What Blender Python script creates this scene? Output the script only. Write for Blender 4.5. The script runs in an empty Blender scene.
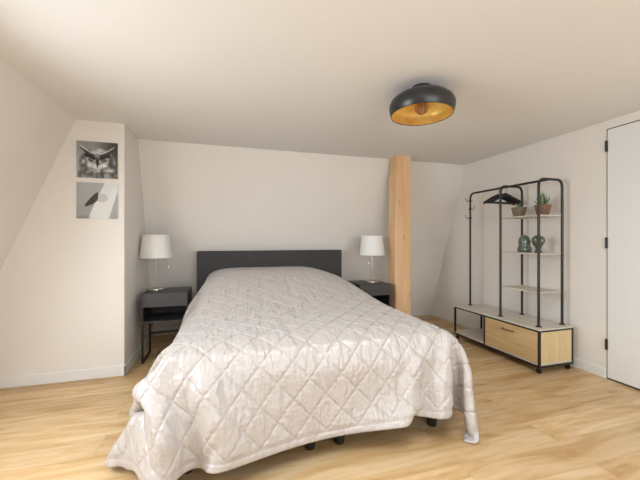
import bpy, bmesh, math, random
import numpy as np
from mathutils import Vector, Matrix
SC = bpy.context.scene
COL = SC.collection
PI = math.pi

# ------------------------------------------------------------------ camera
cam_d = bpy.data.cameras.new('camera'); cam = bpy.data.objects.new('camera', cam_d); COL.objects.link(cam)
cam.location = (0, 0, 1.2); cam.rotation_euler = (PI/2, 0, -math.atan2(.2823, .9593))
cam_d.sensor_width = 36; cam_d.lens = 18.0; cam_d.clip_start = .05
SC.camera = cam

# ------------------------------------------------------------------ world, daylight, exposure
w = bpy.data.worlds.new('sky'); SC.world = w; w.use_nodes = True
bg = w.node_tree.nodes['Background']; bg.inputs[0].default_value = (.80, .90, 1.0, 1); bg.inputs[1].default_value = 1.0
def area(name, loc, direction, sx, sy, power, color):
    d = bpy.data.lights.new(name, 'AREA'); d.shape = 'RECTANGLE'; d.size = sx; d.size_y = sy
    d.energy = power; d.color = color
    o = bpy.data.objects.new(name, d); COL.objects.link(o); o.location = loc
    o.rotation_euler = Vector(direction).to_track_quat('-Z', 'Y').to_euler()
    return o
# daylight through the roof window on the left and through the wide window behind the camera
area('daylight_roof_window', (-1.80, 1.42, 1.46), (1, -.12, -.68), 1.35, 1.1, 29, (.88, .95, 1.0))
area('daylight_rear_window', (1.35, -1.80, 1.38), (.05, 1, -.30), 2.5, 1.35, 19, (.92, .965, 1.0))
area('added_overhead_fill', (.65, .62, 2.42), (0, .0, -1), 1.05, .8, 15, (.88, .94, 1.0))  # added overhead fill for the bed top and floor, out of view
SC.view_settings.view_transform = 'Standard'; SC.view_settings.look = 'None'
SC.view_settings.gamma = 1.0; SC.view_settings.use_curve_mapping = False
SC.view_settings.exposure = 1.24

# ------------------------------------------------------------------ materials
def srgb(r, g, b):
    return tuple((c/255/12.92 if c/255 <= .04045 else ((c/255+.055)/1.055)**2.4) for c in (r, g, b)) + (1,)
def mat(name, col, rough=.5, metal=0.0, noise=0.0, nscale=20, bump=0.0, bscale=60, stretch=(1, 1, 1), **kw):
    m = bpy.data.materials.new(name); m.use_nodes = True
    nt = m.node_tree; b = nt.nodes['Principled BSDF']
    b.inputs['Base Color'].default_value = col; b.inputs['Roughness'].default_value = rough
    b.inputs['Metallic'].default_value = metal
    for k, v in kw.items(): b.inputs[k.replace('_', ' ')].default_value = v
    tc = nt.nodes.new('ShaderNodeTexCoord'); mp = nt.nodes.new('ShaderNodeMapping')
    mp.inputs['Scale'].default_value = stretch; nt.links.new(tc.outputs['Object'], mp.inputs[0])
    n = nt.nodes.new('ShaderNodeTexNoise'); n.inputs['Scale'].default_value = nscale; n.inputs['Detail'].default_value = 4
    nt.links.new(mp.outputs[0], n.inputs[0])
    r = nt.nodes.new('ShaderNodeValToRGB')
    r.color_ramp.elements[0].color = tuple(c*(1-noise) for c in col[:3]) + (1,)
    r.color_ramp.elements[1].color = tuple(min(1, c*(1+noise)) for c in col[:3]) + (1,)
    r.color_ramp.elements[0].position = .3; r.color_ramp.elements[1].position = .7
    nt.links.new(n.outputs[0], r.inputs[0]); nt.links.new(r.outputs[0], b.inputs['Base Color'])
    if bump:
        n2 = nt.nodes.new('ShaderNodeTexNoise'); n2.inputs['Scale'].default_value = bscale; n2.inputs['Detail'].default_value = 5
        nt.links.new(mp.outputs[0], n2.inputs[0])
        bp = nt.nodes.new('ShaderNodeBump'); bp.inputs['Strength'].default_value = bump; bp.inputs['Distance'].default_value = .01
        nt.links.new(n2.outputs[0], bp.inputs['Height']); nt.links.new(bp.outputs[0], b.inputs['Normal'])
    return m
def wood(name, dark, light, axis=0, rough=.45, scale=3.0, knots=0.0, fine=1.0):
    """grain runs along the given axis of object space"""
    m = bpy.data.materials.new(name); m.use_nodes = True
    nt = m.node_tree; N = nt.nodes; Lk = nt.links; b = N['Principled BSDF']; b.inputs['Roughness'].default_value = rough
    tc = N.new('ShaderNodeTexCoord'); mp = N.new('ShaderNodeMapping')
    st = [9.0, 9.0, 9.0]; st[axis] = .7; mp.inputs['Scale'].default_value = st
    Lk.new(tc.outputs['Object'], mp.inputs[0])
    n = N.new('ShaderNodeTexNoise'); n.inputs['Scale'].default_value = scale; n.inputs['Detail'].default_value = 8; n.inputs['Distortion'].default_value = .6
    n.inputs['Roughness'].default_value = .6
    Lk.new(mp.outputs[0], n.inputs[0])
    r = N.new('ShaderNodeValToRGB'); r.color_ramp.elements[0].color = dark; r.color_ramp.elements[1].color = light
    r.color_ramp.elements[0].position = .3; r.color_ramp.elements[1].position = .68
    Lk.new(n.outputs[0], r.inputs[0]); out = r.outputs[0]
    if knots:
        mp2 = N.new('ShaderNodeMapping'); s2 = [7.0, 7.0, 7.0]; s2[axis] = 3.2; mp2.inputs['Scale'].default_value = s2
        Lk.new(tc.outputs['Object'], mp2.inputs[0])
        v = N.new('ShaderNodeTexVoronoi'); v.inputs['Scale'].default_value = 1.0; Lk.new(mp2.outputs[0], v.inputs[0])
        rr = N.new('ShaderNodeValToRGB'); rr.color_ramp.elements[0].position = .03; rr.color_ramp.elements[1].position = .13
        rr.color_ramp.elements[0].color = (knots,)*3 + (1,); rr.color_ramp.elements[1].color = (0, 0, 0, 1)
        Lk.new(v.outputs['Distance'], rr.inputs[0])
        mx = N.new('ShaderNodeMixRGB'); mx.inputs[2].default_value = tuple(c*.35 for c in dark[:3]) + (1,)
        Lk.new(rr.outputs[0], mx.inputs[0]); Lk.new(out, mx.inputs[1]); out = mx.outputs[0]
    Lk.new(out, b.inputs['Base Color'])
    bp = N.new('ShaderNodeBump'); bp.inputs['Strength'].default_value = .12; bp.inputs['Distance'].default_value = .004
    Lk.new(n.outputs[0], bp.inputs['Height']); Lk.new(bp.outputs[0], b.inputs['Normal'])
    return m
M = {}
M['wall'] = mat('wall_plaster', srgb(232, 226, 219), .85, noise=.012, nscale=2, bump=.05, bscale=90)
M['ceil'] = mat('ceiling_plaster', srgb(234, 232, 230), .9, noise=.012, nscale=1.5, bump=.04, bscale=60)
M['white'] = mat('white_paint', srgb(232, 231, 228), .45, noise=.01)
M['door'] = mat('door_paint', srgb(231, 231, 229), .35, noise=.008)
M['black'] = mat('black_powder_coat', srgb(34, 33, 32), .42, noise=.1, nscale=60, bump=.05, bscale=300)
M['shade_black'] = mat('matt_black_shade', srgb(38, 38, 39), .33, noise=.08, nscale=30)
M['gap'] = mat('dark_gap', srgb(28, 26, 24), .8)
M['gold'] = mat('gold_leaf', srgb(255, 208, 122), .38, metal=.5, noise=.22, nscale=9, bump=.5, bscale=26)
M['chrome'] = mat('brushed_nickel', srgb(205, 203, 198), .22, metal=.9, noise=.03)
M['linen'] = mat('lamp_linen', srgb(236, 234, 229), .85, noise=.02, nscale=90, bump=.12, bscale=420)
M['charcoal'] = mat('charcoal_fabric', srgb(66, 65, 64), .9, noise=.10, nscale=220, bump=.25, bscale=700)
M['basef'] = mat('black_base_fabric', srgb(36, 35, 36), .92, noise=.1, nscale=150, bump=.2, bscale=500)
M['night'] = wood('black_stained_ash', srgb(42, 41, 42), srgb(60, 58, 58), 0, .45, 5)
M['night_front'] = wood('black_stained_ash_front', srgb(62, 61, 63), srgb(76, 74, 76), 0, .5, 5)
M['mattress'] = mat('mattress_ticking', srgb(228, 226, 222), .9, noise=.02)
M['oak'] = wood('light_oak_front', srgb(196, 164, 112), srgb(222, 194, 146), 1, .45, 2.2)
M['oak_side'] = wood('light_oak_side', srgb(205, 178, 130), srgb(222, 198, 152), 2, .5, 2.2)
M['pale'] = wood('pale_oak_top', srgb(198, 189, 174), srgb(216, 208, 194), 1, .42, 2.4)
M['shelf'] = wood('grey_oak_shelf', srgb(190, 184, 170), srgb(208, 203, 190), 1, .45, 2.4)
M['timber'] = wood('raw_timber', srgb(214, 168, 120), srgb(236, 200, 158), 2, .75, 1.0, knots=.4)
M['bulb'] = mat('amber_glass', srgb(205, 172, 128), .05, Transmission_Weight=.8, IOR=1.3)
M['filament'] = mat('filament', srgb(150, 110, 60), .4, metal=.6)
M['terracotta'] = mat('terracotta', srgb(130, 99, 80), .85, noise=.1, nscale=40, bump=.2, bscale=90)
M['clay'] = mat('brown_clay', srgb(134, 116, 94), .85, noise=.1, nscale=40, bump=.2, bscale=90)
M['soil'] = mat('soil', srgb(60, 48, 38), .95, noise=.3, nscale=90, bump=.6, bscale=120)
M['leaf'] = mat('succulent_leaf', srgb(84, 112, 74), .5, noise=.25, nscale=40)
M['leaf2'] = mat('pale_leaf', srgb(150, 172, 132), .5, noise=.2, nscale=40)
M['glaze'] = mat('green_glaze', srgb(88, 99, 88), .16, noise=.18, nscale=26, Coat_Weight=.5)
M['glaze2'] = mat('olive_glaze', srgb(80, 86, 74), .25, noise=.18, nscale=30, Coat_Weight=.4)
M['glass'] = mat('window_glass', (1, 1, 1, 1), .0, Transmission_Weight=1.0, IOR=1.01)
M['plastic'] = mat('white_plastic', srgb(225, 222, 215), .4)
M['hang'] = mat('black_hanger_wood', srgb(26, 25, 26), .35, noise=.1)

def floor_mat():
    m = bpy.data.materials.new('oak_plank_floor'); m.use_nodes = True
    nt = m.node_tree; N = nt.nodes; Lk = nt.links; b = N['Principled BSDF']
    tc = N.new('ShaderNodeTexCoord')
    br = N.new('ShaderNodeTexBrick'); br.offset = .37; br.offset_frequency = 2
    br.inputs['Scale'].default_value = 1; br.inputs['Brick Width'].default_value = 1.9; br.inputs['Row Height'].default_value = .205
    br.inputs['Mortar Size'].default_value = .0014; br.inputs['Mortar Smooth'].default_value = .6
    br.inputs['Color1'].default_value = (0, 0, 0, 1); br.inputs['Color2'].default_value = (1, 1, 1, 1); br.inputs['Mortar'].default_value = (.5, .5, .5, 1)
    Lk.new(tc.outputs['Object'], br.inputs[0])
    # offset the grain for every plank
    sep = N.new('ShaderNodeSeparateColor'); Lk.new(br.outputs['Color'], sep.inputs[0])
    mul = N.new('ShaderNodeMath'); mul.operation = 'MULTIPLY'; mul.inputs[1].default_value = 7.0; Lk.new(sep.outputs[0], mul.inputs[0])
    cmb = N.new('ShaderNodeCombineXYZ'); Lk.new(mul.outputs[0], cmb.inputs[2]); Lk.new(mul.outputs[0], cmb.inputs[0])
    add = N.new('ShaderNodeVectorMath'); add.operation = 'ADD'; Lk.new(tc.outputs['Object'], add.inputs[0]); Lk.new(cmb.outputs[0], add.inputs[1])
    mp = N.new('ShaderNodeMapping'); mp.inputs['Scale'].default_value = (.8, 5.5, 1); Lk.new(add.outputs[0], mp.inputs[0])
    n = N.new('ShaderNodeTexNoise'); n.inputs['Scale'].default_value = 2.2; n.inputs['Detail'].default_value = 9
    n.inputs['Roughness'].default_value = .58; n.inputs['Distortion'].default_value = .9
    Lk.new(mp.outputs[0], n.inputs[0])
    r = N.new('ShaderNodeValToRGB'); e = r.color_ramp.elements
    e[0].position = .28; e[0].color = FLOOR_DARK
    e[1].position = .62; e[1].color = FLOOR_LIGHT
    x = e.new(.45); x.color = FLOOR_MID
    Lk.new(n.outputs[0], r.inputs[0])
    # plank to plank tone
    tone = N.new('ShaderNodeValToRGB'); tone.color_ramp.elements[0].color = (.84, .79, .73, 1); tone.color_ramp.elements[1].color = (1.06, 1.06, 1.06, 1)
    Lk.new(sep.outputs[0], tone.inputs[0])
    m1 = N.new('ShaderNodeMixRGB'); m1.blend_type = 'MULTIPLY'; m1.inputs[0].default_value = 1
    Lk.new(r.outputs[0], m1.inputs[1]); Lk.new(tone.outputs[0], m1.inputs[2])
    # knots
    mk = N.new('ShaderNodeMapping'); mk.inputs['Scale'].default_value = (1.5, 4.2, 1); Lk.new(add.outputs[0], mk.inputs[0])
    vo = N.new('ShaderNodeTexVoronoi'); vo.inputs['Scale'].default_value = 1.3; Lk.new(mk.outputs[0], vo.inputs[0])
    kr = N.new('ShaderNodeValToRGB'); kr.color_ramp.elements[0].position = .02; kr.color_ramp.elements[1].position = .11
    kr.color_ramp.elements[0].color = (.6, .6, .6, 1); kr.color_ramp.elements[1].color = (0, 0, 0, 1)
    Lk.new(vo.outputs['Distance'], kr.inputs[0])
    m2 = N.new('ShaderNodeMixRGB'); m2.inputs[2].default_value = srgb(132, 96, 62); Lk.new(kr.outputs[0], m2.inputs[0]); Lk.new(m1.outputs[0], m2.inputs[1])
    # seams
    m3 = N.new('ShaderNodeMixRGB'); m3.inputs[2].default_value = srgb(132, 100, 66)
    sm = N.new('ShaderNodeMath'); sm.operation = 'MULTIPLY'; sm.inputs[1].default_value = .5; Lk.new(br.outputs['Fac'], sm.inputs[0])
    Lk.new(sm.outputs[0], m3.inputs[0]); Lk.new(m2.outputs[0], m3.inputs[1])
    Lk.new(m3.outputs[0], b.inputs['Base Color']); b.inputs['Roughness'].default_value = .38
    b.inputs['Specular IOR Level'].default_value = .35
    bp = N.new('ShaderNodeBump'); bp.inputs['Strength'].default_value = .06; bp.inputs['Distance'].default_value = .004
    Lk.new(n.outputs[0], bp.inputs['Height']); Lk.new(bp.outputs[0], b.inputs['Normal'])
    return m
FLOOR_DARK, FLOOR_MID, FLOOR_LIGHT = srgb(177, 139, 93), srgb(202, 168, 121), srgb(216, 190, 151)
M['floor'] = floor_mat()

def quilt_mat():
    m = bpy.data.materials.new('satin_quilt'); m.use_nodes = True
    nt = m.node_tree; N = nt.nodes; Lk = nt.links; b = N['Principled BSDF']
    b.inputs['Base Color'].default_value = srgb(184, 176, 171)
    b.inputs['Roughness'].default_value = .27; b.inputs['Sheen Weight'].default_value = .25; b.inputs['Sheen Roughness'].default_value = .4
    b.inputs['Specular IOR Level'].default_value = .6
    uv = N.new('ShaderNodeUVMap'); uv.uv_map = 'UVMap'
    h = []
    for ang, sc, st in ((.75, 12, (1, .30, 1)), (-.75, 13.5, (1, .30, 1)), (0, 26, (1, 1, 1))):
        mp = N.new('ShaderNodeMapping'); mp.inputs['Rotation'].default_value = (0, 0, ang); mp.inputs['Scale'].default_value = st
        Lk.new(uv.outputs[0], mp.inputs[0])
        n = N.new('ShaderNodeTexNoise'); n.inputs['Scale'].default_value = sc; n.inputs['Detail'].default_value = 3; n.inputs['Distortion'].default_value = .5
        Lk.new(mp.outputs[0], n.inputs[0]); h.append(n.outputs[0])
    a = N.new('ShaderNodeMath'); a.operation = 'ADD'; Lk.new(h[0], a.inputs[0]); Lk.new(h[1], a.inputs[1])
    s = N.new('ShaderNodeMath'); s.operation = 'MULTIPLY'; s.inputs[1].default_value = .35; Lk.new(h[2], s.inputs[0])
    a2 = N.new('ShaderNodeMath'); a2.operation = 'ADD'; Lk.new(a.outputs[0], a2.inputs[0]); Lk.new(s.outputs[0], a2.inputs[1])
    bp = N.new('ShaderNodeBump'); bp.inputs['Strength'].default_value = 1.0; bp.inputs['Distance'].default_value = .021
    Lk.new(a2.outputs[0], bp.inputs['Height']); Lk.new(bp.outputs[0], b.inputs['Normal'])
    return m
M['quilt'] = quilt_mat()

# ------------------------------------------------------------------ helpers
def obj(name, bm, m, parent=None, smooth=False, loc=None):
    me = bpy.data.meshes.new(name); bmesh.ops.recalc_face_normals(bm, faces=bm.faces); bm.to_mesh(me); bm.free()
    for mm in (m if isinstance(m, (list, tuple)) else [m]): me.materials.append(mm)
    if smooth:
        me.polygons.foreach_set('use_smooth', [True]*len(me.polygons))
        me.set_sharp_from_angle(angle=math.radians(40))
    o = bpy.data.objects.new(name, me); COL.objects.link(o)
    if parent: o.parent = parent
    if loc: o.location = loc
    return o
def thing(name, label, cat, loc=(0, 0, 0), rz=0, group=None):
    o = bpy.data.objects.new(name, None); COL.objects.link(o); o.location = loc; o.rotation_euler = (0, 0, rz)
    o.empty_display_size = .05
    o['label'] = label; o['category'] = cat
    if group: o['group'] = group
    return o
def tag(o, label, cat, group=None):
    o['label'] = label; o['category'] = cat
    if group: o['group'] = group
    return o
def struct(o): o['kind'] = 'structure'; return o
def box(bm, x0, x1, y0, y1, z0, z1, bev=0, seg=2, mi=0):
    n0 = len(bm.faces)
    r = bmesh.ops.create_cube(bm, size=1)
    for v in r['verts']:
        v.co = Vector(((x0+x1)/2+v.co.x*(x1-x0), (y0+y1)/2+v.co.y*(y1-y0), (z0+z1)/2+v.co.z*(z1-z0)))
    fs = set(f for v in r['verts'] for f in v.link_faces)
    if bev:
        es = list(set(e for f in fs for e in f.edges))
        r2 = bmesh.ops.bevel(bm, geom=es, offset=bev, segments=seg, affect='EDGES', profile=.5)
        fs |= set(r2['faces'])
    for f in fs:
        if f.is_valid: f.material_index = mi
    return bm
def B(*a, **k):
    bm = bmesh.new(); return box(bm, *a, **k)
def tube(bm, pts, r, seg=10, closed=False):
    """swept round tube along points"""
    P = [Vector(p) for p in pts]; n = len(P); rings = []
    rr = r if isinstance(r, (list, tuple)) else [r]*n
    up = None
    for i in range(n):
        if closed: t = (P[(i+1) % n]-P[(i-1) % n]).normalized()
        else: t = ((P[i+1] if i < n-1 else P[i]) - (P[i-1] if i > 0 else P[i])).normalized()
        if up is None:
            up = Vector((0, 0, 1)) if abs(t.z) < .9 else Vector((1, 0, 0))
        a = (up - t*up.dot(t)).normalized(); up = a; b_ = t.cross(a)
        rings.append([bm.verts.new(P[i] + rr[i]*(math.cos(2*PI*k/seg)*a + math.sin(2*PI*k/seg)*b_)) for k in range(seg)])
    for i in range(n-1 + (1 if closed else 0)):
        A, C = rings[i], rings[(i+1) % n]
        for k in range(seg): bm.faces.new((A[k], A[(k+1) % seg], C[(k+1) % seg], C[k]))
    if not closed:
        bm.faces.new(rings[0][::-1]); bm.faces.new(rings[-1])
    return bm
def T(pts, r, seg=10, closed=False): return tube(bmesh.new(), pts, r, seg, closed)
def fillet(pts, rad, k=6):
    """round the corners of a polyline"""
    P = [Vector(p) for p in pts]; out = [P[0]]
    for i in range(1, len(P)-1):
        a = (P[i-1]-P[i]); b = (P[i+1]-P[i]); r = min(rad, a.length*.49, b.length*.49)
        a0 = P[i]+a.normalized()*r; b0 = P[i]+b.normalized()*r
        for j in range(k+1):
            t = j/k; out.append((1-t)**2*a0 + 2*t*(1-t)*P[i] + t*t*b0)
    out.append(P[-1]); return out
def lathe(bm, prof, seg=32, cx=0, cy=0, cap=True, rib=0, nrib=0):
    rings = []
    for (r, z) in prof:
        if r < 1e-5: rings.append([bm.verts.new((cx, cy, z))])
        else: rings.append([bm.verts.new((cx+r*(1+rib*math.cos(nrib*2*PI*k/seg))*math.cos(2*PI*k/seg), cy+r*(1+rib*math.cos(nrib*2*PI*k/seg))*math.sin(2*PI*k/seg), z)) for k in range(seg)])
    for A, C in zip(rings, rings[1:]):
        for k in range(seg):
            k2 = (k+1) % seg
            if len(A) == 1 and len(C) == 1: continue
            if len(A) == 1: bm.faces.new((A[0], C[k], C[k2]))
            elif len(C) == 1: bm.faces.new((A[k], A[k2], C[0]))
            else: bm.faces.new((A[k], A[k2], C[k2], C[k]))
    if cap:
        for R_ in (rings[0], rings[-1]):
            if len(R_) > 2: bm.faces.new(R_)
    return bm
def Lth(prof, **k): return lathe(bmesh.new(), prof, **k)
def prism(poly, p0, u, v, d):
    """polygon given in (u,v) coordinates at p0, extruded by the vector d"""
    bm = bmesh.new(); p0, u, v, d = map(Vector, (p0, u, v, d))
    a = [bm.verts.new(p0+u*x+v*y) for x, y in poly]; b = [bm.verts.new(p0+u*x+v*y+d) for x, y in poly]
    bm.faces.new(a); bm.faces.new(b[::-1]); n = len(a)
    for i in range(n): bm.faces.new((a[i], b[i], b[(i+1) % n], a[(i+1) % n]))
    return bm
def merge(bm, other):
    me = bpy.data.meshes.new('tmp'); other.to_mesh(me); other.free(); bm.from_mesh(me); bpy.data.meshes.remove(me); return bm
def holed(x0, x1, y0, y1, hx0, hx1, hy0, hy1, p0, u, v, d):
    bm = bmesh.new()
    for a in ((x0, x1, y0, hy0), (x0, x1, hy1, y1), (x0, hx0, hy0, hy1), (hx1, x1, hy0, hy1)):
        merge(bm, prism([(a[0], a[2]), (a[1], a[2]), (a[1], a[3]), (a[0], a[3])], p0, u, v, d))
    return bm

# ------------------------------------------------------------------ room shell
ZC = 2.234; XR = 3.168; XS = -.864; YL = 3.216; YR = -1.85
YB = lambda z: 4.44 - .342*z          # raked back wall
XL = lambda z: -1.228 - .41*(ZC-z)    # raked roof slope on the left
struct(obj('floor', B(-2.6, 3.5, -2.2, 4.75, -.10, 0), M['floor']))
struct(obj('ceiling', holed(-2.0, 3.5, -2.2, 4.2, .10, 1.20, .20, 1.04, (0, 0, ZC), (1, 0, 0), (0, 1, 0), (0, 0, .15)), M['ceil']))  # the opening is made up, cut to let the overhead fill in
# back wall: slab whose face rakes towards the room
struct(obj('wall_back', prism([(YB(0), 0), (YB(ZC), ZC), (YB(ZC)+.5, ZC), (YB(0)+.3, 0)], (XS-.15, 0, 0), (0, 1, 0), (0, 0, 1), (XR-XS+.3, 0, 0)), M['wall']))
struct(obj('wall_right', B(XR, XR+.18, YR-.1, 4.7, 0, ZC), M['wall']))
struct(obj('wall_niche', B(XS-1.6, XS, YL, 4.7, 0, ZC, bev=.004), M['wall']))
lu = Vector((-.41, 0, -1)); ll = lu.length; lu.normalize()
# left roof slope with a roof window opening
SL = ZC*ll
struct(obj('wall_left', holed(YR-.1, YL+.02, -.02, SL+.02, .70, 2.0, .40, 1.45, (XL(ZC), 0, ZC), (0, 1, 0), lu, (-.2, 0, .082)), M['wall']))
struct(obj('wall_rear', holed(-2.4, XR+.1, 0, ZC, .05, 2.65, .70, 2.06, (0, YR, 0), (1, 0, 0), (0, 0, 1), (0, -.22, 0)), M['wall']))
def win_frame(p0, u, v, x0, x1, y0, y1, d, name):
    p0, u, v, d = map(Vector, (p0, u, v, d)); t = .055
    bm = bmesh.new()
    xm = (x0+x1)/2
    for a in ((x0, x1, y0, y0+t), (x0, x1, y1-t, y1), (x0, x0+t, y0+t, y1-t), (x1-t, x1, y0+t, y1-t), (xm-t/2, xm+t/2, y0+t, y1-t)):
        merge(bm, prism([(a[0], a[2]), (a[1], a[2]), (a[1], a[3]), (a[0], a[3])], p0, u, v, d))
    o = struct(obj(name, bm, M['white']))
    return o
win_frame(Vector((XL(ZC), 0, ZC))+Vector((-.12, 0, .049)), (0, 1, 0), lu, .70, 2.0, .40, 1.45, (-.05, 0, .02), 'window_1')
win_frame((0, YR-.14, 0), (1, 0, 0), (0, 0, 1), .05, 2.65, .70, 2.06, (0, -.06, 0), 'window_2')

win_frame((0, 0, ZC+.08), (1, 0, 0), (0, 1, 0), .10, 1.20, .20, 1.04, (0, 0, .05), 'fill_opening_frame')  # unseen frame, added round the opening of the overhead fill

def board(name, x0, x1, y0, y1, side):
    bm = B(x0, x1, y0, y1, 0, .088, bev=.003, seg=1); return struct(obj(name, bm, M['white']))
board('baseboard_left', XL(0)+.02, XS+.014, YL-.014, YL, 0)
board('baseboard_niche', XS, XS+.014, YL-.014, YB(0)-.01, 0)
bb = prism([(YB(0)-.016, 0), (YB(.088)-.016, .088), (YB(.088)+.01, .088), (YB(0)+.01, 0)], (XS+.014, 0, 0), (0, 1, 0), (0, 0, 1), (XR-XS-.028, 0, 0))
struct(obj('baseboard_back', bb, M['white']))
YD = 1.952   # hinge side of the door
board('baseboard_right', XR-.014, XR, YD+.012, YB(0)-.02, 0)

# flush door in the right wall
d = B(XR-.006, XR+.03, YD-.93, YD, .012, 2.152, bev=.002, seg=1)
door = struct(obj('door_1', d, M['door']))
g = bmesh.new()
box(g, XR-.0015, XR+.001, YD, YD+.007, 0, 2.16); box(g, XR-.0015, XR+.001, YD-.94, YD+.007, 2.153, 2.16); box(g, XR-.0015, XR+.001, YD-.94, YD, 0, .0115)
obj('door_gap', g, M['gap'], door)
for z in (.30, 1.175, 2.01):
    h = bmesh.new(); box(h, XR-.016, XR-.001, YD-.006, YD+.014, z-.045, z+.045, bev=.003); tube(h, [(XR-.018, YD+.003, z-.048), (XR-.018, YD+.003, z+.048)], .0055, 8)
    obj('hinge', h, M['black'], door)
obj('door_handle', T(fillet([(XR+.0, YD-.86, 1.02), (XR-.055, YD-.86, 1.02), (XR-.055, YD-.74, 1.02)], .02), .009), M['black'], door, True)

# ------------------------------------------------------------------ timber post
def timber():
    bm = bmesh.new(); rnd = random.Random(4)
    x0, x1, y0, y1 = 1.985, 2.200, 3.48, 3.66
    n = 46; rings = []
    for i in range(n+1):
        z = ZC*i/n
        wob = .004*math.sin(z*5)+.003*math.sin(z*13+1)
        top = .030*max(0, min(1, (z-1.98)/.07)) + (.012 if 1.6 < z < 1.98 else 0)*max(0, math.sin((z-1.6)/.38*PI))
        lx = x0 + wob + top
        ring = [(lx+.012, y0), (x1-.008+wob*.3, y0), (x1+wob*.3, y0+.008), (x1+wob*.3, y1), (lx, y1), (lx, y0+.016)]
        rings.append([bm.verts.new((a, b_ + .002*math.sin(z*9+a*20), z)) for a, b_ in ring])
    for A, C in zip(rings, rings[1:]):
        for k in range(6): bm.faces.new((A[k], A[(k+1) % 6], C[(k+1) % 6], C[k]))
    bm.faces.new(rings[0]); bm.faces.new(rings[-1])
    o = obj('timber_post', bm, M['timber'])
    tag(o, 'raw light timber post with knots standing from floor to ceiling against the back wall', 'post')
timber()

# ------------------------------------------------------------------ bed
BX0, BX1, BY0, BY1 = -.26, 1.40, 1.70, 3.93
bed = thing('bed', 'double bed with charcoal headboard and dark base under a pale quilt', 'bed', ((BX0+BX1)/2, BY1, 0))
def bp(name, bm, m, smooth=False):
    o = obj(name, bm, m, bed, smooth); o.matrix_parent_inverse = Matrix.Translation(-bed.location); return o
bp('headboard', B(-.323, 1.458, 3.94, 4.035, .06, 1.07, bev=.012, seg=3), M['charcoal'], True)
mx = (BX0+BX1)/2
for a, b_ in ((BX0+.03, mx-.004), (mx+.004, BX1-.03)):
    bp('box_base', B(a, b_, BY0+.03, BY1, .145, .40, bev=.02, seg=3), M['basef'], True)
    bp('mattress', B(a, b_, BY0+.03, BY1, .402, .60, bev=.05, seg=4), M['mattress'], True)
for x in (BX0+.07, .466, .646, BX1-.115):
    for y in (BY0+.09, BY1-.12):
        bp('leg', Lth([(.0, 0), (.026, 0), (.030, .01), (.036, .145), (0, .145)], cx=x, cy=y, seg=20), M['black'], True)

# ------------------------------------------------------------------ quilt
def bspline_up(a, k):
    """bicubic (Catmull-Rom) upsampling of a grid of points along both axes"""
    def up(a):
        n = a.shape[0]; p = np.concatenate([2*a[:1]-a[1:2], a, 2*a[-1:]-a[-2:-1]])
        out = []
        for j in range(k):
            t = j/k
            w0, w1, w2, w3 = (-t+2*t*t-t**3)/2, (2-5*t*t+3*t**3)/2, (t+4*t*t-3*t**3)/2, (-t*t+t**3)/2
            out.append(w0*p[0:n-1]+w1*p[1:n]+w2*p[2:n+1]+w3*p[3:n+2])
        r = np.empty(((n-1)*k+1,)+a.shape[1:]); 
        for j in range(k): r[j:(n-1)*k:k] = out[j]
        r[-1] = a[-1]; return r
    return up(up(a).transpose(1, 0, 2)).transpose(1, 0, 2)
# ------------------------------------------------------------------ draping: a small position-based cloth solver
# the bedspread is let fall over a rounded mattress block and two pillow mounds
QL, QR, QF = .60, .46, .445            # overhang on the left, on the right and at the foot
QX0, QX1, QY0, QY1 = BX0-QL, BX1+QR, BY0-QF, BY1-.005
QW, QH = QX1-QX0, QY1-QY0 + .03       # a little slack along the length for the pillows
BEND = ((2, .10), (4, .05))
GUIDES = [   # cloth x, cloth y, world x, y, z, radius, pull
    (QX0, QY0, -.59, 1.91, .02, .06, .6),
    (QX0, QY0+.32, -.37, 2.08, .14, .05, .5), (QX0, QY0+.75, -.45, 2.30, .12, .07, .4),
    (QX0+.12, QY0+.10, -.515, 1.865, .155, .05, .4), (QX0+.22, QY0+.18, -.465, 1.84, .28, .05, .4), (QX0+.38, QY0+.30, -.395, 1.79, .44, .05, .3), (QX0+.17, QY0, -.475, 1.815, .03, .05, .5),
    (QX0, QY0+1.05, -.58, 2.45, .13, .16, .2), (QX0, QY0+1.6, -.52, 2.9, .16, .16, .15),
    (-.42, QY0, -.31, 1.545, .04, .05, .5), (-.42, QY0+.2, -.295, 1.60, .25, .05, .3),
    (-.19, QY0, -.13, 1.68, .07, .05, .5), (-.19, QY0+.16, -.13, 1.675, .24, .05, .4),
    (-.05, QY0, -.055, 1.55, .125, .04, .5), (-.06, QY0+.2, -.065, 1.56, .32, .04, .4), (-.08, QY0+.36, -.10, 1.62, .48, .04, .3),
    (.98, QY0, .97, 1.57, .16, .05, .3), (1.10, QY0, 1.06, 1.66, .17, .05, .3),
    (1.32, QY0, 1.24, 1.57, .12, .05, .4), (1.45, QY0, 1.33, 1.67, .12, .05, .4), (1.34, QY0+.2, 1.27, 1.60, .30, .05, .2),
    (QX1, QY0, 1.35, 1.575, .016, .05, .6), (QX1, QY0+.22, 1.43, 1.66, .09, .06, .4), (QX1, QY0+.50, 1.475, 1.80, .15, .08, .4)]
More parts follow.
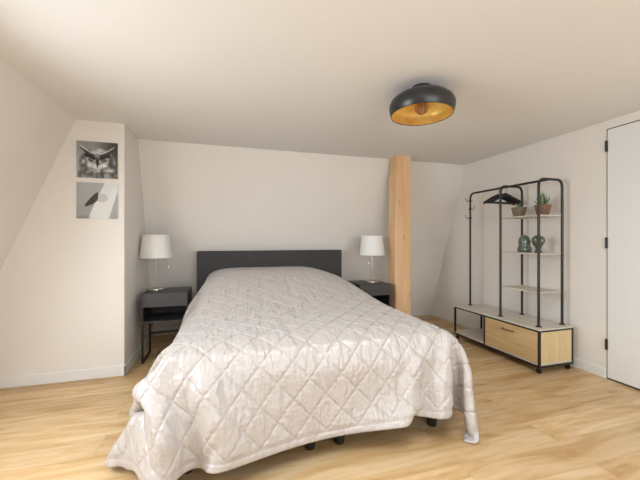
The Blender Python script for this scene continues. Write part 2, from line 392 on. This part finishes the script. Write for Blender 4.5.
def drape():
    cx0, cx1, cy0 = -.325, 1.43, 1.69       # the duvet under the bedspread bulges past the mattress
    cx, cy, hx, hy = (cx0+cx1)/2, (cy0+BY1)/2, (cx1-cx0)/2, (BY1-cy0)/2
    rad = .17; ztop = .625; zc, hz = ztop/2, ztop/2
    def collide(p, q):
        """p current, q previous positions, both (ny,nx,3)"""
        d = p - np.array([cx, cy, zc]); h = np.array([hx-rad, hy-rad, hz-rad])
        a = np.abs(d)-h; out = np.maximum(a, 0); lo = np.linalg.norm(out, axis=2)
        ins = np.minimum(a.max(axis=2), 0); sd = lo+ins-rad-.010
        hit = sd < 0
        g = np.where(a > 0, np.sign(d)*out, 0); gl = np.linalg.norm(g, axis=2, keepdims=True)
        mxa = a.argmax(axis=2); g2 = np.zeros_like(g); np.put_along_axis(g2, mxa[..., None], np.take_along_axis(np.sign(d), mxa[..., None], 2), 2)
        n = np.where(gl > 1e-6, g/np.maximum(gl, 1e-6), g2)
        push = np.where(hit, -sd, 0)[..., None]*n
        mv = p-q; tang = mv - n*(mv*n).sum(2, keepdims=True)
        p = p + push - np.where(hit[..., None], tang*.55, 0)
        # pillows: a smooth mound rising towards the headboard, and the crown of the duvet
        x_, y_ = p[..., 0], p[..., 1]
        fx = np.where(x_ < .10, 1-np.clip((.10-x_)/.42, 0, 1)**3, 1-np.clip((x_-.70)/.72, 0, 1)**3)
        ty = np.clip((y_-2.25)/1.25, 0, 1); fy = ty*ty*(3-2*ty)
        cr = np.clip(1-((x_-cx)/hx)**4, 0, 1)*np.clip((y_-cy0)/.5, 0, 1)
        Hm = .634 + .215*fx*fy + .018*cr
        hit = (p[..., 2] < Hm) & (p[..., 2] > .5) & (np.abs(x_-cx) < hx-rad*.8) & (y_ > cy0+rad)
        p[..., 2] = np.where(hit, Hm, p[..., 2])
        p[..., :2] = np.where(hit[..., None], p[..., :2]*.5+q[..., :2]*.5, p[..., :2])
        fl = p[..., 2] < .014
        p[..., 2] = np.maximum(p[..., 2], .014)
        p[..., :2] -= np.where(fl[..., None], (p-q)[..., :2]*.6, 0)
        near = (p[..., 1] > 3.32) & (p[..., 2] < .62)                     # the nightstands hem the sides in
        p[..., 0] = np.where(near, np.clip(p[..., 0], -.345, 1.452), p[..., 0])
        p[..., 1] = np.minimum(p[..., 1], 3.93)
        return p
    guides = GUIDES
    def solve(p, sx, sy, steps, iters, gscale, grav, damp):
        ny, nx = p.shape[:2]; q = p.copy(); vel = np.zeros_like(p)
        dg = math.hypot(sx, sy)
        S = np.linspace(QX0, QX1, nx)[None, :]; Tt = np.linspace(QY0, QY0+QH, ny)[:, None]
        grow = 1 + np.interp(S, [QX0, .2, 1.0, QX1], [.035, .012, 0, -.004])     # the spread lies a little askew: longer on the left
        Te = QY0+QH - (QY0+QH-Tt)*grow
        sya = (sy*grow)[..., None]
        slack = .03*np.clip((Tt-2.4)/1.0, 0, 1)
        ax = np.clip(S, cx0+.05, cx1-.05)*np.ones((ny, 1)); ay = np.clip(Te, BY0+.03, 9)
        reach = np.hypot(S-ax, Te-ay)+.035; ay = ay-slack; az = .64
        top = (Tt*np.ones((1, nx))) > 2.2
        reach = reach + np.where(top, .30, 0)
        anchor = np.stack([ax, ay, np.full_like(ax, az)], 2)
        gw = []
        for s, t, tx, ty, tz, r, k in guides:
            w_ = np.exp(-((S-s)**2+(Tt-t)**2)/(r*r)); gw.append((w_*k, s, t, np.array([tx, ty, tz])))
        def con(a, b_, rest, k, lim=False):
            d = b_-a; l = np.sqrt((d*d).sum(2, keepdims=True))+1e-9; c = (l-rest)/l*.5*k
            a += d*c; b_ -= d*c
        for st in range(steps):
            g = min(1, (st+1)/(steps*.5))
            q = p.copy(); vel *= damp; vel[..., 2] -= grav; p = p+vel
            for it in range(iters):
                for o in (0, 1):
                    m = (nx-o)//2; con(p[:, o:o+2*m:2], p[:, o+1:o+2*m:2], sx, .95)
                    m = (ny-o)//2; con(p[o:o+2*m:2], p[o+1:o+2*m:2], sya, .95)
                for o in (0, 1):
                    m = (nx-o)//2
                    con(p[:-1, o:o+2*m:2], p[1:, o+1:o+2*m:2], dg, .35); con(p[1:, o:o+2*m:2], p[:-1, o+1:o+2*m:2], dg, .35)
                for n_, k in BEND:
                    for o in range(0, 2*n_, n_):
                        A = [x for x in range(o, nx-n_) if ((x-o)//n_) % 2 == 0]
                        ia = np.array(A); a = p[:, ia]; b_ = p[:, ia+n_]; con(a, b_, sx*n_, k); p[:, ia] = a; p[:, ia+n_] = b_
                        A = [x for x in range(o, ny-n_) if ((x-o)//n_) % 2 == 0]
                        ia = np.array(A); a = p[ia]; b_ = p[ia+n_]; con(a, b_, sya*n_, k); p[ia] = a; p[ia+n_] = b_
                e = p-anchor; l = np.sqrt((e*e).sum(2))+1e-9
                p = p - e*(np.maximum(l-reach, 0)/l)[..., None]
                p[-1, :, 1] = 3.925
                for w_, s, t, tg in gw:
                    i = int(round((s-QX0)/(QX1-QX0)*(nx-1))); j = int(round((t-QY0)/QH*(ny-1)))
                    i = min(max(i, 0), nx-1); j = min(max(j, 0), ny-1)
                    p = p + w_[..., None]*(tg-p[j, i])*g*gscale
                p = collide(p, q)
            vel = np.clip(p-q, -.03, .03)
        return p
    nx, ny = 66, 72
    X, Y = np.meshgrid(np.linspace(QX0, QX1, nx), np.linspace(QY0, QY0+QH, ny)*1.0)
    Y = QY1-(QY0+QH-Y)                       # the head end starts at the headboard
    rnd = np.random.RandomState(5)
    Z = .88+.004*rnd.randn(ny, nx)
    nr = np.clip((Y-2.9)/.35, 0, 1); nr = nr*nr*(3-2*nr); ang = np.radians(15+73*nr)    # the sides start off hanging beside the nightstands
    ex = np.maximum(cx0-.006-X, 0); ex2 = np.maximum(X-cx1-.006, 0)
    X = X + ex*(1-np.cos(ang)) - ex2*(1-np.cos(ang)); Z = Z - (ex+ex2)*np.sin(ang) - .14*nr*np.clip((ex+ex2)/.03, 0, 1)
    p = np.stack([X, Y, Z], 2)
    p = solve(p, QW/(nx-1), QH/(ny-1), 170, 10, .30, .0016, .90)
    p = bspline_up(p, 2); ny, nx = p.shape[:2]
    p += .0012*rnd.randn(ny, nx, 3)
    p = solve(p, QW/(nx-1), QH/(ny-1), 70, 12, .30, .0008, .85)
    return p
def build_quilt():
    a = drape()
    # light smoothing keeps the folds and drops the solver's jitter
    for _ in range(2):
        s = a.copy(); s[1:-1, 1:-1] = (a[1:-1, 1:-1]*4 + a[:-2, 1:-1]+a[2:, 1:-1]+a[1:-1, :-2]+a[1:-1, 2:])/8; a = s
    K = 4; g = bspline_up(a, K); ny, nx = g.shape[:2]
    s = np.linspace(0, QW, nx)[None, :]*np.ones((ny, 1)); t = np.linspace(0, QH, ny)[:, None]*np.ones((1, nx))
    du = np.gradient(g, axis=1); dv = np.gradient(g, axis=0); nrm = np.cross(du, dv); nrm /= np.linalg.norm(nrm, axis=2, keepdims=True)+1e-9
    # diamond quilting
    P = .18; Qh = .19
    A_ = s/P + t/Qh; B_ = s/P - t/Qh + .5
    da = np.abs(A_-np.round(A_)); db = np.abs(B_-np.round(B_))
    d = np.minimum(da, db)*2
    puff = 1-np.exp(-d/.075)
    rnd = np.random.RandomState(3)
    # puckers that run away from the stitching
    w_ = np.sin((A_-B_)*23 + 3*np.sin(s*9+t*5))*np.exp(-db/.11) + np.sin((A_+B_)*21 + 3*np.sin(t*8-s*6))*np.exp(-da/.11)
    low = np.sin(s*17+2.3*np.sin(t*7))*np.sin(t*14+2*np.sin(s*6.))
    h = .0085*puff + .0019*w_*puff + .0016*low*puff
    edge = np.minimum(np.minimum(s, QW-s), np.minimum(t, QH-t))
    h = np.where(edge < .03, .006 - .006*np.exp(-edge/.006), h*np.clip((edge-.03)/.03, 0, 1)+.002)
    g = g + nrm*h[..., None]
    g[..., 2] = np.maximum(g[..., 2], .012)
    me = bpy.data.meshes.new('quilt')
    idx = np.arange(nx*ny).reshape(ny, nx)
    f = np.stack([idx[:-1, :-1], idx[:-1, 1:], idx[1:, 1:], idx[1:, :-1]], -1).reshape(-1, 4)
    me.from_pydata(g.reshape(-1, 3).tolist(), [], f.tolist())
    uvl = me.uv_layers.new(name='UVMap')
    li = np.empty(len(me.loops), dtype=np.int32); me.loops.foreach_get('vertex_index', li)
    uv = np.stack([s.reshape(-1)[li], t.reshape(-1)[li]], -1).astype(np.float32); uvl.data.foreach_set('uv', uv.reshape(-1))
    me.polygons.foreach_set('use_smooth', [True]*len(me.polygons))
    me.materials.append(M['quilt'])
    o = bpy.data.objects.new('quilt', me); COL.objects.link(o)
    so = o.modifiers.new('thick', 'SOLIDIFY'); so.thickness = .012; so.offset = -1
    tag(o, 'pale satin diamond-quilted bedspread draped over the bed with corners on the floor', 'quilt')
build_quilt()

# ------------------------------------------------------------------ nightstands
def nightstand(label, x0, y0, w_=.42, d_=.39, side=1):
    t = thing('nightstand', label, 'nightstand', (x0+w_/2, y0+d_/2, 0), 0, 'black nightstands beside the bed')
    X0, X1, Y0, Y1 = -w_/2, w_/2, -d_/2, d_/2; zt = .678; zb = .388
    b = bmesh.new(); k = .016
    box(b, X0, X1, Y0, Y1, zt-k, zt, bev=.002); box(b, X0, X1, Y0, Y1, zb, zb+k, bev=.002)
    box(b, X0, X0+k, Y0, Y1, zb+k, zt-k); box(b, X1-k, X1, Y0, Y1, zb+k, zt-k); box(b, X0+k, X1-k, Y1-k, Y1, zb+k, zt-k)
    box(b, X0+k, X1-k, Y0+.004, Y1-k, .540, .548)
    obj('body', b, M['night'], t)
    obj('drawer', B(X0+.004, X1-.004, Y0-.014, Y0, .547, zt-.004, bev=.002), M['night_front'], t)
    for s in (-1, 1):
        x = s*(w_/2-.010)
        f = bmesh.new(); r = .009
        box(f, x-r, x+r, Y0+.002, Y0+.02, 0, zb); box(f, x-r, x+r, Y1-.07, Y1-.052, 0, zb); box(f, x-r, x+r, Y0+.02, Y1-.07, 0, .018)
        box(f, x-r, x+r, Y0+.02, Y1-.07, zb-.018, zb)
        obj('leg_frame', f, M['black'], t)
    obj('crossbar', B(X0+.019, X1-.019, Y1-.068, Y1-.054, .20, .218), M['black'], t)
    return t
n1 = nightstand('black nightstand with drawer and open shelf left of the bed by the niche wall', -.786, 3.457)
n2 = nightstand('black nightstand between the bed and the timber post', 1.492, 3.44, .40)

def table_lamp(label, x, y, z, chain, cable):
    t = thing('table_lamp', label, 'lamp', (x, y, z), 0, 'white shaded table lamps')
    obj('base', Lth([(0, 0), (.088, 0), (.092, .004), (.090, .010), (.05, .014), (.018, .022), (.010, .034), (0, .034)], seg=40), M['chrome'], t, True)
    obj('pole', T([(0, 0, .03), (0, 0, .46)], .0065, 12), M['chrome'], t, True)
    sh = bmesh.new(); ri, ro, zb, zt = .158, .128, .335, .575
    prof = [(ri, zb), (ro, zt), (ro-.003, zt), (ri-.003, zb)]
    rings = [[sh.verts.new((r*math.cos(2*PI*k/48), r*math.sin(2*PI*k/48), zz)) for k in range(48)] for r, zz in prof]
    for i in range(4):
        A, C = rings[i], rings[(i+1) % 4]
        for k in range(48): sh.faces.new((A[k], A[(k+1) % 48], C[(k+1) % 48], C[k]))
    s_ = obj('lamp_shade', sh, M['linen'], t, True)
    r_ = bmesh.new()
    for a in range(3): tube(r_, [(0, 0, .45), (.150*math.cos(a*2.094), .150*math.sin(a*2.094), .36)], .0018, 6)
    obj('shade_carrier', r_, M['chrome'], t)
    obj('bulb', Lth([(0, .40), (.014, .41), (.016, .44), (.030, .475), (.030, .50), (.018, .525), (0, .53)], seg=24, cx=.0), M['plastic'], t, True)
    sw = bmesh.new(); tube(sw, [(0, 0, .318), (.028, -.01, .318)], .0035, 8); lathe(sw, [(0, .309), (.008, .312), (.008, .324), (0, .327)], seg=14, cx=.032, cy=-.011)
    obj('switch', sw, M['chrome'], t, True)
    c = bmesh.new(); cx, cy = chain
    tube(c, [(0, 0, .36), (cx, cy, .352), (cx, cy, .262)], .0016, 6); lathe(c, [(0, .214), (.010, .220), (.013, .236), (.006, .258), (0, .264)], seg=14, cx=cx, cy=cy)
    obj('pull_chain', c, M['chrome'], t, True)
    if cable: obj('cord', T(cable, .003, 6), M['black'], t, True)
    return t
table_lamp('white shaded table lamp on the nightstand left of the bed', -.708, 3.735, .678, (.128, -.03), fillet([(-.02, .08, .008), (-.05, .135, .006), (-.06, .165, -.1), (.01, .15, -.34), (-.07, .155, -.40), (-.10, .17, -.48)], .06))
table_lamp('white shaded table lamp on the nightstand by the timber post', 1.752, 3.65, .678, (-.05, -.01), None)

# ------------------------------------------------------------------ ceiling lamp
def ceiling_lamp():
    x, y = 1.272, 1.885
    t = thing('ceiling_lamp', 'round black dome ceiling lamp with gold inside and globe bulb', 'ceiling lamp', (x, y, ZC))
    obj('canopy', Lth([(0, 0), (.064, 0), (.064, -.018), (.060, -.024), (0, -.024)], seg=40), M['shade_black'], t, True)
    outer = [(.050, -.022), (.062, -.028), (.085, -.036), (.125, -.048), (.170, -.067), (.202, -.092), (.215, -.120), (.215, -.145), (.209, -.172), (.203, -.186)]
    inner = [(.200, -.185), (.206, -.170), (.2115, -.146), (.2115, -.121), (.199, -.095), (.168, -.071), (.124, -.052), (.085, -.040), (.045, -.034)]
    obj('shade', Lth(outer, seg=64, cap=False), M['shade_black'], t, True)
    obj('shade_rim', Lth([(.203, -.186), (.2035, -.1885), (.1995, -.1885), (.200, -.185)], seg=64, cap=False), M['shade_black'], t, True)
    obj('shade_lining', Lth(inner+[(0, -.034)], seg=64, cap=False), M['gold'], t, True)
    obj('socket', Lth([(0, -.036), (.020, -.036), (.021, -.080), (.016, -.084), (0, -.084)], seg=24), M['gold'], t, True)
    bl = [(.013, -.083), (.016, -.092)] + [(.0475*math.sin(math.radians(a)), -.138+.0475*math.cos(math.radians(a))) for a in range(24, 180, 12)] + [(0, -.1855)]
    bulb = obj('bulb', Lth(bl, seg=32, cap=False), M['bulb'], t, True)
    f = bmesh.new()
    for k in range(6):
        a = k*PI/3; r = .014
        tube(f, [(r*.4*math.cos(a), r*.4*math.sin(a), -.098), (r*1.5*math.cos(a), r*1.5*math.sin(a), -.160), (r*1.5*math.cos(a+.5), r*1.5*math.sin(a+.5), -.106)], .0012, 5)
    obj('filament', f, M['filament'], bulb)
ceiling_lamp()

# ------------------------------------------------------------------ clothes rack on wheels
def rack():
    RX0, RX1, RY0, RY1 = 2.675, 3.085, 2.178, 3.288; YM = 2.815; z0, z1 = .075, .40
    t = thing('clothes_rack', 'black metal clothes rack with shelves on a wheeled oak cabinet base', 'clothes rack', ((RX0+RX1)/2, (RY0+RY1)/2, 0))
    inv = Matrix.Translation(-t.location)
    def p(name, bm, m, smooth=False, par=None):
        o = obj(name, bm, m, par or t, smooth)
        if par is None: o.matrix_parent_inverse = inv
        return o
    e = .009
    p('top_board', B(RX0+.004, RX1, RY0+.004, RY1-.004, z1-.014, z1, bev=.002), M['pale'])
    fr = bmesh.new()
    for x in (RX0, RX1-2*e):
        for y in (RY0, RY1-2*e): box(fr, x, x+2*e, y, y+2*e, z0-.02, z1-.014)
        box(fr, x, x+2*e, RY0+2*e, RY1-2*e, z0-.02, z0-.002)
    for y in (RY0, RY1-2*e):
        box(fr, RX0+2*e, RX1-2*e, y, y+2*e, z0-.02, z0-.002)
    for y in (RY0, RY1-.008): box(fr, RX0+2*e, RX1-2*e, y, y+.008, z1-.026, z1-.0145)
    box(fr, RX0, RX0+.008, RY0+2*e, RY1-2*e, z1-.026, z1-.0145)
    box(fr, RX0, RX0+.016, YM-.008, YM+.008, z0-.002, z1-.026)
    box(fr, RX1-.018, RX1-.002, YM+.15, YM+.166, z0-.002, z1-.026)
    p('frame', fr, M['black'])
    p('bottom_board', B(RX0+.004, RX1-.004, RY0+.004, RY1-.004, z0-.001, z0+.016, bev=.001), M['pale'])
    p('side_panel', B(RX0+.02, RX1-.02, RY0+.003, RY0+.017, z0+.018, z1-.027), M['oak_side'])
    p('divider', B(RX0+.018, RX1-.02, YM+.009, YM+.024, z0+.018, z1-.027), M['pale'])
    p('back_panel', B(RX1-.018, RX1-.008, RY0+.02, YM-.01, z0+.018, z1-.027), M['oak'])
    dr = p('drawer', B(RX0+.003, RX0+.02, RY0+.020, YM-.010, z0+.018, z1-.028, bev=.001), M['oak'])
    hy, hz = 2.508, .316
    hd = obj('handle', T(fillet([(RX0+.003, hy-.062, hz), (RX0-.022, hy-.062, hz), (RX0-.022, hy+.062, hz), (RX0+.003, hy+.062, hz)], .006), .0045, 8), M['black'], dr, True)
    for x in (RX0+.03, RX1-.03):
        for y in (RY0+.03, RY1-.03):
            c = bmesh.new(); box(c, x-.014, x+.014, y-.014, y+.014, .046, z0-.02)
            tube(c, [(x-.011, y, .0225), (x+.011, y, .0225)], .0225, 18)
            box(c, x-.015, x-.012, y-.008, y+.008, .018, .050); box(c, x+.012, x+.015, y-.008, y+.008, .018, .050)
            p('caster', c, M['black'], True)
    FX, BX, TZ = 2.768, 3.058, 1.768; R = .0115
    for y in (2.262, 2.690):
        p('arch', T(fillet([(FX, y, z1), (FX, y, TZ), (BX, y, TZ), (BX, y, z1)], .07, 8), R, 14), M['black'], True)
        for x in (FX, BX): p('foot_flange', Lth([(0, z1), (.026, z1), (.026, z1+.006), (.013, z1+.008), (0, z1+.008)], seg=20, cx=x, cy=y), M['black'], True)
    LX, LY = 2.880, 3.250
    p('hanging_rail', T(fillet([(LX, LY, z1), (LX, LY, TZ), (2.90, 2.262, TZ)], .07, 8), R, 14), M['black'], True)
    p('foot_flange', Lth([(0, z1), (.026, z1), (.026, z1+.006), (.013, z1+.008), (0, z1+.008)], seg=20, cx=LX, cy=LY), M['black'], True)
    for z in (1.437, 1.076, .718):
        p('shelf', B(FX+.004, BX-.004, 2.264, 2.688, z-.014, z, bev=.002), M['shelf'])
    for z, s in ((1.70, -1), (1.60, 1), (1.49, -1)):
        h = bmesh.new()
        tube(h, fillet([(LX, LY, z-.02), (LX-.022, LY+.022*s*-1, z-.03), (LX-.03, LY+.034*s*-1, z-.015), (LX-.034, LY+.04*s*-1, z+.02)], .02), .0035, 7)
        tube(h, fillet([(LX, LY, z-.02), (LX+.018, LY+.022*s*-1, z-.03), (LX+.026, LY+.032*s*-1, z-.015), (LX+.03, LY+.038*s*-1, z+.015)], .02), .0035, 7)
        lathe(h, [(.0128, z-.03), (.016, z-.028), (.016, z-.008), (.0128, z-.006)], seg=16, cx=LX, cy=LY, cap=False)
        p('coat_hook', h, M['black'], True)
rack()

# ------------------------------------------------------------------ hangers
def hanger():
    """in local coordinates: hook over the rail at the origin, arms along x"""
    t = thing('coat_hanger', '', 'hanger', (0, 0, 0), 0, 'black coat hangers on the rail')
    b = bmesh.new(); n = 28; rings = []
    for i in range(n+1):
        s = -1 + 2*i/n; x = .215*s; z = -.075 - .092*abs(s)**1.15 - .004
        hh = .021 - .005*abs(s) ; dd = .007 + .010*abs(s)**2
        if abs(s) > .96: hh *= .6; dd *= .6
        y = -.018*s*s
        rings.append([b.verts.new((x, y+dd*math.cos(a), z+hh*math.sin(a))) for a in [2*PI*k/12 for k in range(12)]])
    for A, C in zip(rings, rings[1:]):
        for k in range(12): b.faces.new((A[k], A[(k+1) % 12], C[(k+1) % 12], C[k]))
    b.faces.new(rings[0]); b.faces.new(rings[-1][::-1])
    obj('shoulders', b, M['hang'], t, True)
    obj('trouser_bar', T([(-.185, -.012, -.166), (.185, -.012, -.166)], .0052, 8), M['hang'], t, True)
    pts = [(0, 0, -.07), (0, 0, -.045)] + [(.0195*math.sin(a), 0, -.0195*math.cos(a)+.0035) for a in [math.radians(q) for q in (20, 60, 100, 140, 180, 220, 250)]]
    obj('hook', T(pts, .0022, 7), M['chrome'], t, True)
    return t
def dup(root, loc, rz, label):
    r = root.copy(); COL.objects.link(r); r.location = loc; r.rotation_euler = (0, 0, rz); r['label'] = label
    for ch in root.children:
        c = ch.copy(); COL.objects.link(c); c.parent = r
    return r
h0 = hanger()
HG = [(2.885, 2.836, .01, 'black coat hanger on the rack rail, the one nearest the coat hooks'),
      (2.888, 2.788, .0, 'black coat hanger in the middle of the three on the rack rail'),
      (2.892, 2.740, -.01, 'black coat hanger nearest the brown pot on the top shelf')]
for i, (x, y, rz, lb) in enumerate(HG):
    o = h0 if i == 0 else dup(h0, (0, 0, 0), 0, '')
    o.location = (x, y, 1.768); o.rotation_euler = (0, 0, rz); o['label'] = lb

# ------------------------------------------------------------------ pots and ceramics on the shelves
def pot(label, cat, x, y, z, m, plant):
    t = thing('potted_plant', label, cat, (x, y, z), 0, 'potted plants on the top shelf')
    def sq(r, zz, k=.82):
        out = []
        for i in range(32):
            a = 2*PI*i/32; c, s = math.cos(a), math.sin(a); n = (abs(c)**6+abs(s)**6)**(1/6)
            out.append((r*c/n*(1), r*s/n, zz))
        return out
    b = bmesh.new(); rings = []
    for r, zz in ((.036, 0), (.040, .004), (.055, .088), (.057, .100), (.052, .100), (.049, .084)):
        rings.append([b.verts.new(c) for c in sq(r, zz)])
    for A, C in zip(rings, rings[1:]):
        for k in range(32): b.faces.new((A[k], A[(k+1) % 32], C[(k+1) % 32], C[k]))
    b.faces.new(rings[0])
    obj('pot', b, m, t, True)
    so = bmesh.new(); vs = [so.verts.new((c[0], c[1], .086)) for c in sq(.0485, .086)]; so.faces.new(vs)
    g = bmesh.new(); lathe(g, [(0, .080), (.045, .080), (.046, .086), (.02, .092), (0, .092)], seg=24)
    so.free(); obj('soil', g, M['soil'], t, True)
    rnd = random.Random(plant)
    N_ = 46 if plant == 2 else 16
    lf = bmesh.new(); lf2 = bmesh.new()
    for i in range(N_):
        a = i*2.399; u = (i+.5)/N_
        el = math.radians(82 - 62*u) ; L = (.135 - .045*u + rnd.uniform(-.012, .012)) * (1 if plant == 2 else .42)
        wd = .0085 if plant == 2 else .010
        dx, dy = math.cos(a), math.sin(a); b_ = lf if i % 3 else lf2
        side = Vector((-dy, dx, 0)); R0 = Vector((dx*.006, dy*.006, .088)); prev = None
        for j in range(6):
            s = j/5; e2 = el + .35*s*(0.6 if plant == 2 else .2)
            P_ = R0 + Vector((dx*math.cos(e2), dy*math.cos(e2), math.sin(e2)))*L*s
            wj = wd*(1-s**2.2)*(.75+.6*s) + .0004; th = .0022*(1-s)+.0004
            nz = Vector((-dx*math.sin(e2), -dy*math.sin(e2), math.cos(e2)))
            rg = [b_.verts.new(P_+side*wj), b_.verts.new(P_-nz*th), b_.verts.new(P_-side*wj), b_.verts.new(P_+nz*th)]
            if prev:
                for k in range(4): b_.faces.new((prev[k], prev[(k+1) % 4], rg[(k+1) % 4], rg[k]))
            else: b_.faces.new(rg)
            prev = rg
        b_.faces.new(prev[::-1])
    obj('leaves', lf, M['leaf'], t, True); obj('leaves', lf2, M['leaf2'], t, True)
pot('small plant in brown tapered pot on top rack shelf behind the hangers', 'potted plant', 2.915, 2.600, 1.437, M['clay'], 1)
pot('spiky green succulent in terracotta tapered pot on top rack shelf', 'potted plant', 2.915, 2.340, 1.437, M['terracotta'], 2)
z = 1.076
b = Lth([(0, 0), (.050, 0), (.058, .008), (.062, .03), (.058, .050), (.050, .060), (.050, .075), (.053, .10), (.051, .125), (.042, .150), (.026, .167), (.010, .173), (0, .174)], seg=72, rib=.055, nrib=9)
tag(obj('ceramic_ornament', b, M['glaze'], None, True, (2.925, 2.545, z)), 'green glazed domed ceramic ornament on wide base, middle rack shelf', 'ornament', 'green ceramics on the middle shelf')
b = Lth([(0, 0), (.026, 0), (.030, .006), (.024, .018), (.021, .035), (.025, .055), (.040, .080), (.052, .105), (.053, .130), (.043, .152), (.024, .166), (.008, .170), (0, .170)], seg=72, rib=.07, nrib=8)
tag(obj('ceramic_ornament', b, M['glaze2'], None, True, (2.925, 2.395, z)), 'olive green ribbed ceramic ornament narrowing to a foot, middle rack shelf', 'ornament', 'green ceramics on the middle shelf')

# ------------------------------------------------------------------ pictures on the niche wall
def vnoise(x, y, seed):
    def h(i, j): 
        v = math.sin(i*127.1+j*311.7+seed*74.7)*43758.5453; return v-math.floor(v)
    i, j = math.floor(x), math.floor(y); fx, fy = x-i, y-j; fx = fx*fx*(3-2*fx); fy = fy*fy*(3-2*fy)
    return (h(i, j)*(1-fx)+h(i+1, j)*fx)*(1-fy)+(h(i, j+1)*(1-fx)+h(i+1, j+1)*fx)*fy
def sstep(a, b_, x): t = max(0, min(1, (x-a)/(b_-a))); return t*t*(3-2*t)
def owl(x, y):
    """greyscale owl portrait, x right, y up, both 0..1"""
    X = x-.5; A = abs(X)
    g = .50 - .34*sstep(.35, 1.0, x) + .10*sstep(.9, .4, y) + .08*vnoise(x*3, y*2, 1)
    m = max(1-sstep(.36, .43, math.hypot(X*.9, (y-.40)*.95)), (1-sstep(.38, .46, A))*(1-sstep(.30, .42, y)))
    fe = .16 + .42*vnoise(x*13, y*9, 2)*vnoise(x*5, y*5, 12)*2 + .16*vnoise(x*40, y*40, 3)
    g = g*(1-m)+fe*m
    for s_ in (-1, 1):
        t = (X*s_-.03)/.36                                   # horned brows sweep up and out
        if -.05 < t < 1.1:
            yc = .60+.10*t+.10*t*t; w_ = .065*(1.15-t*.7)
            k = 1-sstep(w_*.4, w_, abs(y-yc)); g = g*(1-k)+k*(.05+.22*vnoise(x*30, y*14, 5))
            k = (1-sstep(.012, .035, abs(y-yc-.055)))*(.4+.6*vnoise(x*18, y*30, 15)); g = g*(1-k)+k*.78
        d = math.hypot(X*s_-.15, (y-.50)*1.25)
        k = (1-sstep(.12, .17, d)); g = g*(1-k)+k*(.40+.35*vnoise(x*28, y*28, 6))
        k = 1-sstep(.05, .075, d); g = g*(1-k)+k*.05
        k = 1-sstep(.030, .038, d) if d > .016 else 0; g = g*(1-k)+k*.55
        k = (1-sstep(.02, .06, abs(y-(.58+.35*(X*s_-.15)))))*(1-sstep(.13, .17, abs(X*s_-.15))); g = g*(1-k)+k*.07
        k = (1-sstep(.03, .085, abs(y-(.30+.30*(X*s_)))))*(1-sstep(.20, .29, X*s_))*(1 if X*s_ > 0 else 0); g = g*(1-k)+k*(.72+.22*vnoise(x*26, y*26, 8))
    k = 1-sstep(.025, .05, A+.20*abs(y-.44)); g = g*(1-k)+k*.08
    k = 1-sstep(.04, .09, math.hypot(X, (y-.60)*.8)); g = g*(1-k*.7)+k*.7*(.35+.4*vnoise(x*30, y*30, 18))
    if y < .18: g = .45*g + .55*(.10+.9*vnoise(x*16, y*10, 9)**2)
    return g
def bird(x, y):
    """pale grey sheet with a small dark bird and a broad white wing"""
    g = .60 + .06*y + .03*vnoise(x*4, y*4, 11)
    lx = .30+.42*y; rx = .62+.60*y-.42*y*y*.3
    lx = .28+.40*(y**1.1); rx = .78+.28*y
    k = sstep(lx-.015, lx+.015, x)*(1-sstep(rx-.02, rx+.02, x)); g = g*(1-k)+k*(.90-.05*vnoise(x*9, y*3, 4))
    d = math.hypot((x-.60)*1.1, (y-.58)*1.4); c = (1-sstep(.14, .19, d)); g = g*(1-c*.45)+c*.45*.62
    # bird body, dark, beak pointing down left
    t = (x-.20)/.30
    if 0 < t < 1.05:
        yc = .36+.26*t; w_ = .035+.10*math.sin(min(t, 1)*PI*.62); k = (1-sstep(w_*.8, w_, abs(y-yc)))*(1-sstep(lx, lx+.05, x))
        g = g*(1-k)+k*(.12+.2*vnoise(x*20, y*20, 7))
    if y < .12 and x < .34: g -= .18*(1-y/.12)*(.5+.5*vnoise(x*12, y*12, 3))
    return g
def picture(label, x0, x1, z0, z1, fn, lo, hi):
    t = thing('wall_picture', label, 'picture', ((x0+x1)/2, YL, z0), 0, 'square animal pictures on the left wall')
    W, Hh = x1-x0, z1-z0
    fr = obj('panel', B(-W/2, W/2, -.012, 0, 0, Hh, bev=.001), M['white'], t)
    n = 110; vs = [(-W/2+W*i/n, -.0128, Hh*j/n) for j in range(n+1) for i in range(n+1)]
    fs = [(j*(n+1)+i, j*(n+1)+i+1, (j+1)*(n+1)+i+1, (j+1)*(n+1)+i) for j in range(n) for i in range(n)]
    me = bpy.data.meshes.new('print'); me.from_pydata(vs, [], fs)
    ca = me.color_attributes.new('tone', 'FLOAT_COLOR', 'POINT'); col = []
    for j in range(n+1):
        for i in range(n+1):
            g = max(0, min(1, fn(i/n, j/n)))*(hi-lo)+lo; g = g**2.2; col += [g, g, g*.98, 1]
    ca.data.foreach_set('color', col)
    m = bpy.data.materials.new('print_' + cat_name(label)); m.use_nodes = True
    at = m.node_tree.nodes.new('ShaderNodeVertexColor'); at.layer_name = 'tone'
    m.node_tree.links.new(at.outputs[0], m.node_tree.nodes['Principled BSDF'].inputs['Base Color']); m.node_tree.nodes['Principled BSDF'].inputs['Roughness'].default_value = .5
    me.materials.append(m); o = bpy.data.objects.new('print', me); COL.objects.link(o); o.parent = t
def cat_name(s): return s.split()[0]
picture('dark black and white owl photograph, upper of two pictures on left wall', -1.222, -.912, 1.735, 2.050, owl, .05, 1.0)
picture('pale grey picture of small dark bird and white wing below the owl', -1.222, -.912, 1.385, 1.695, bird, .0, 1.0)
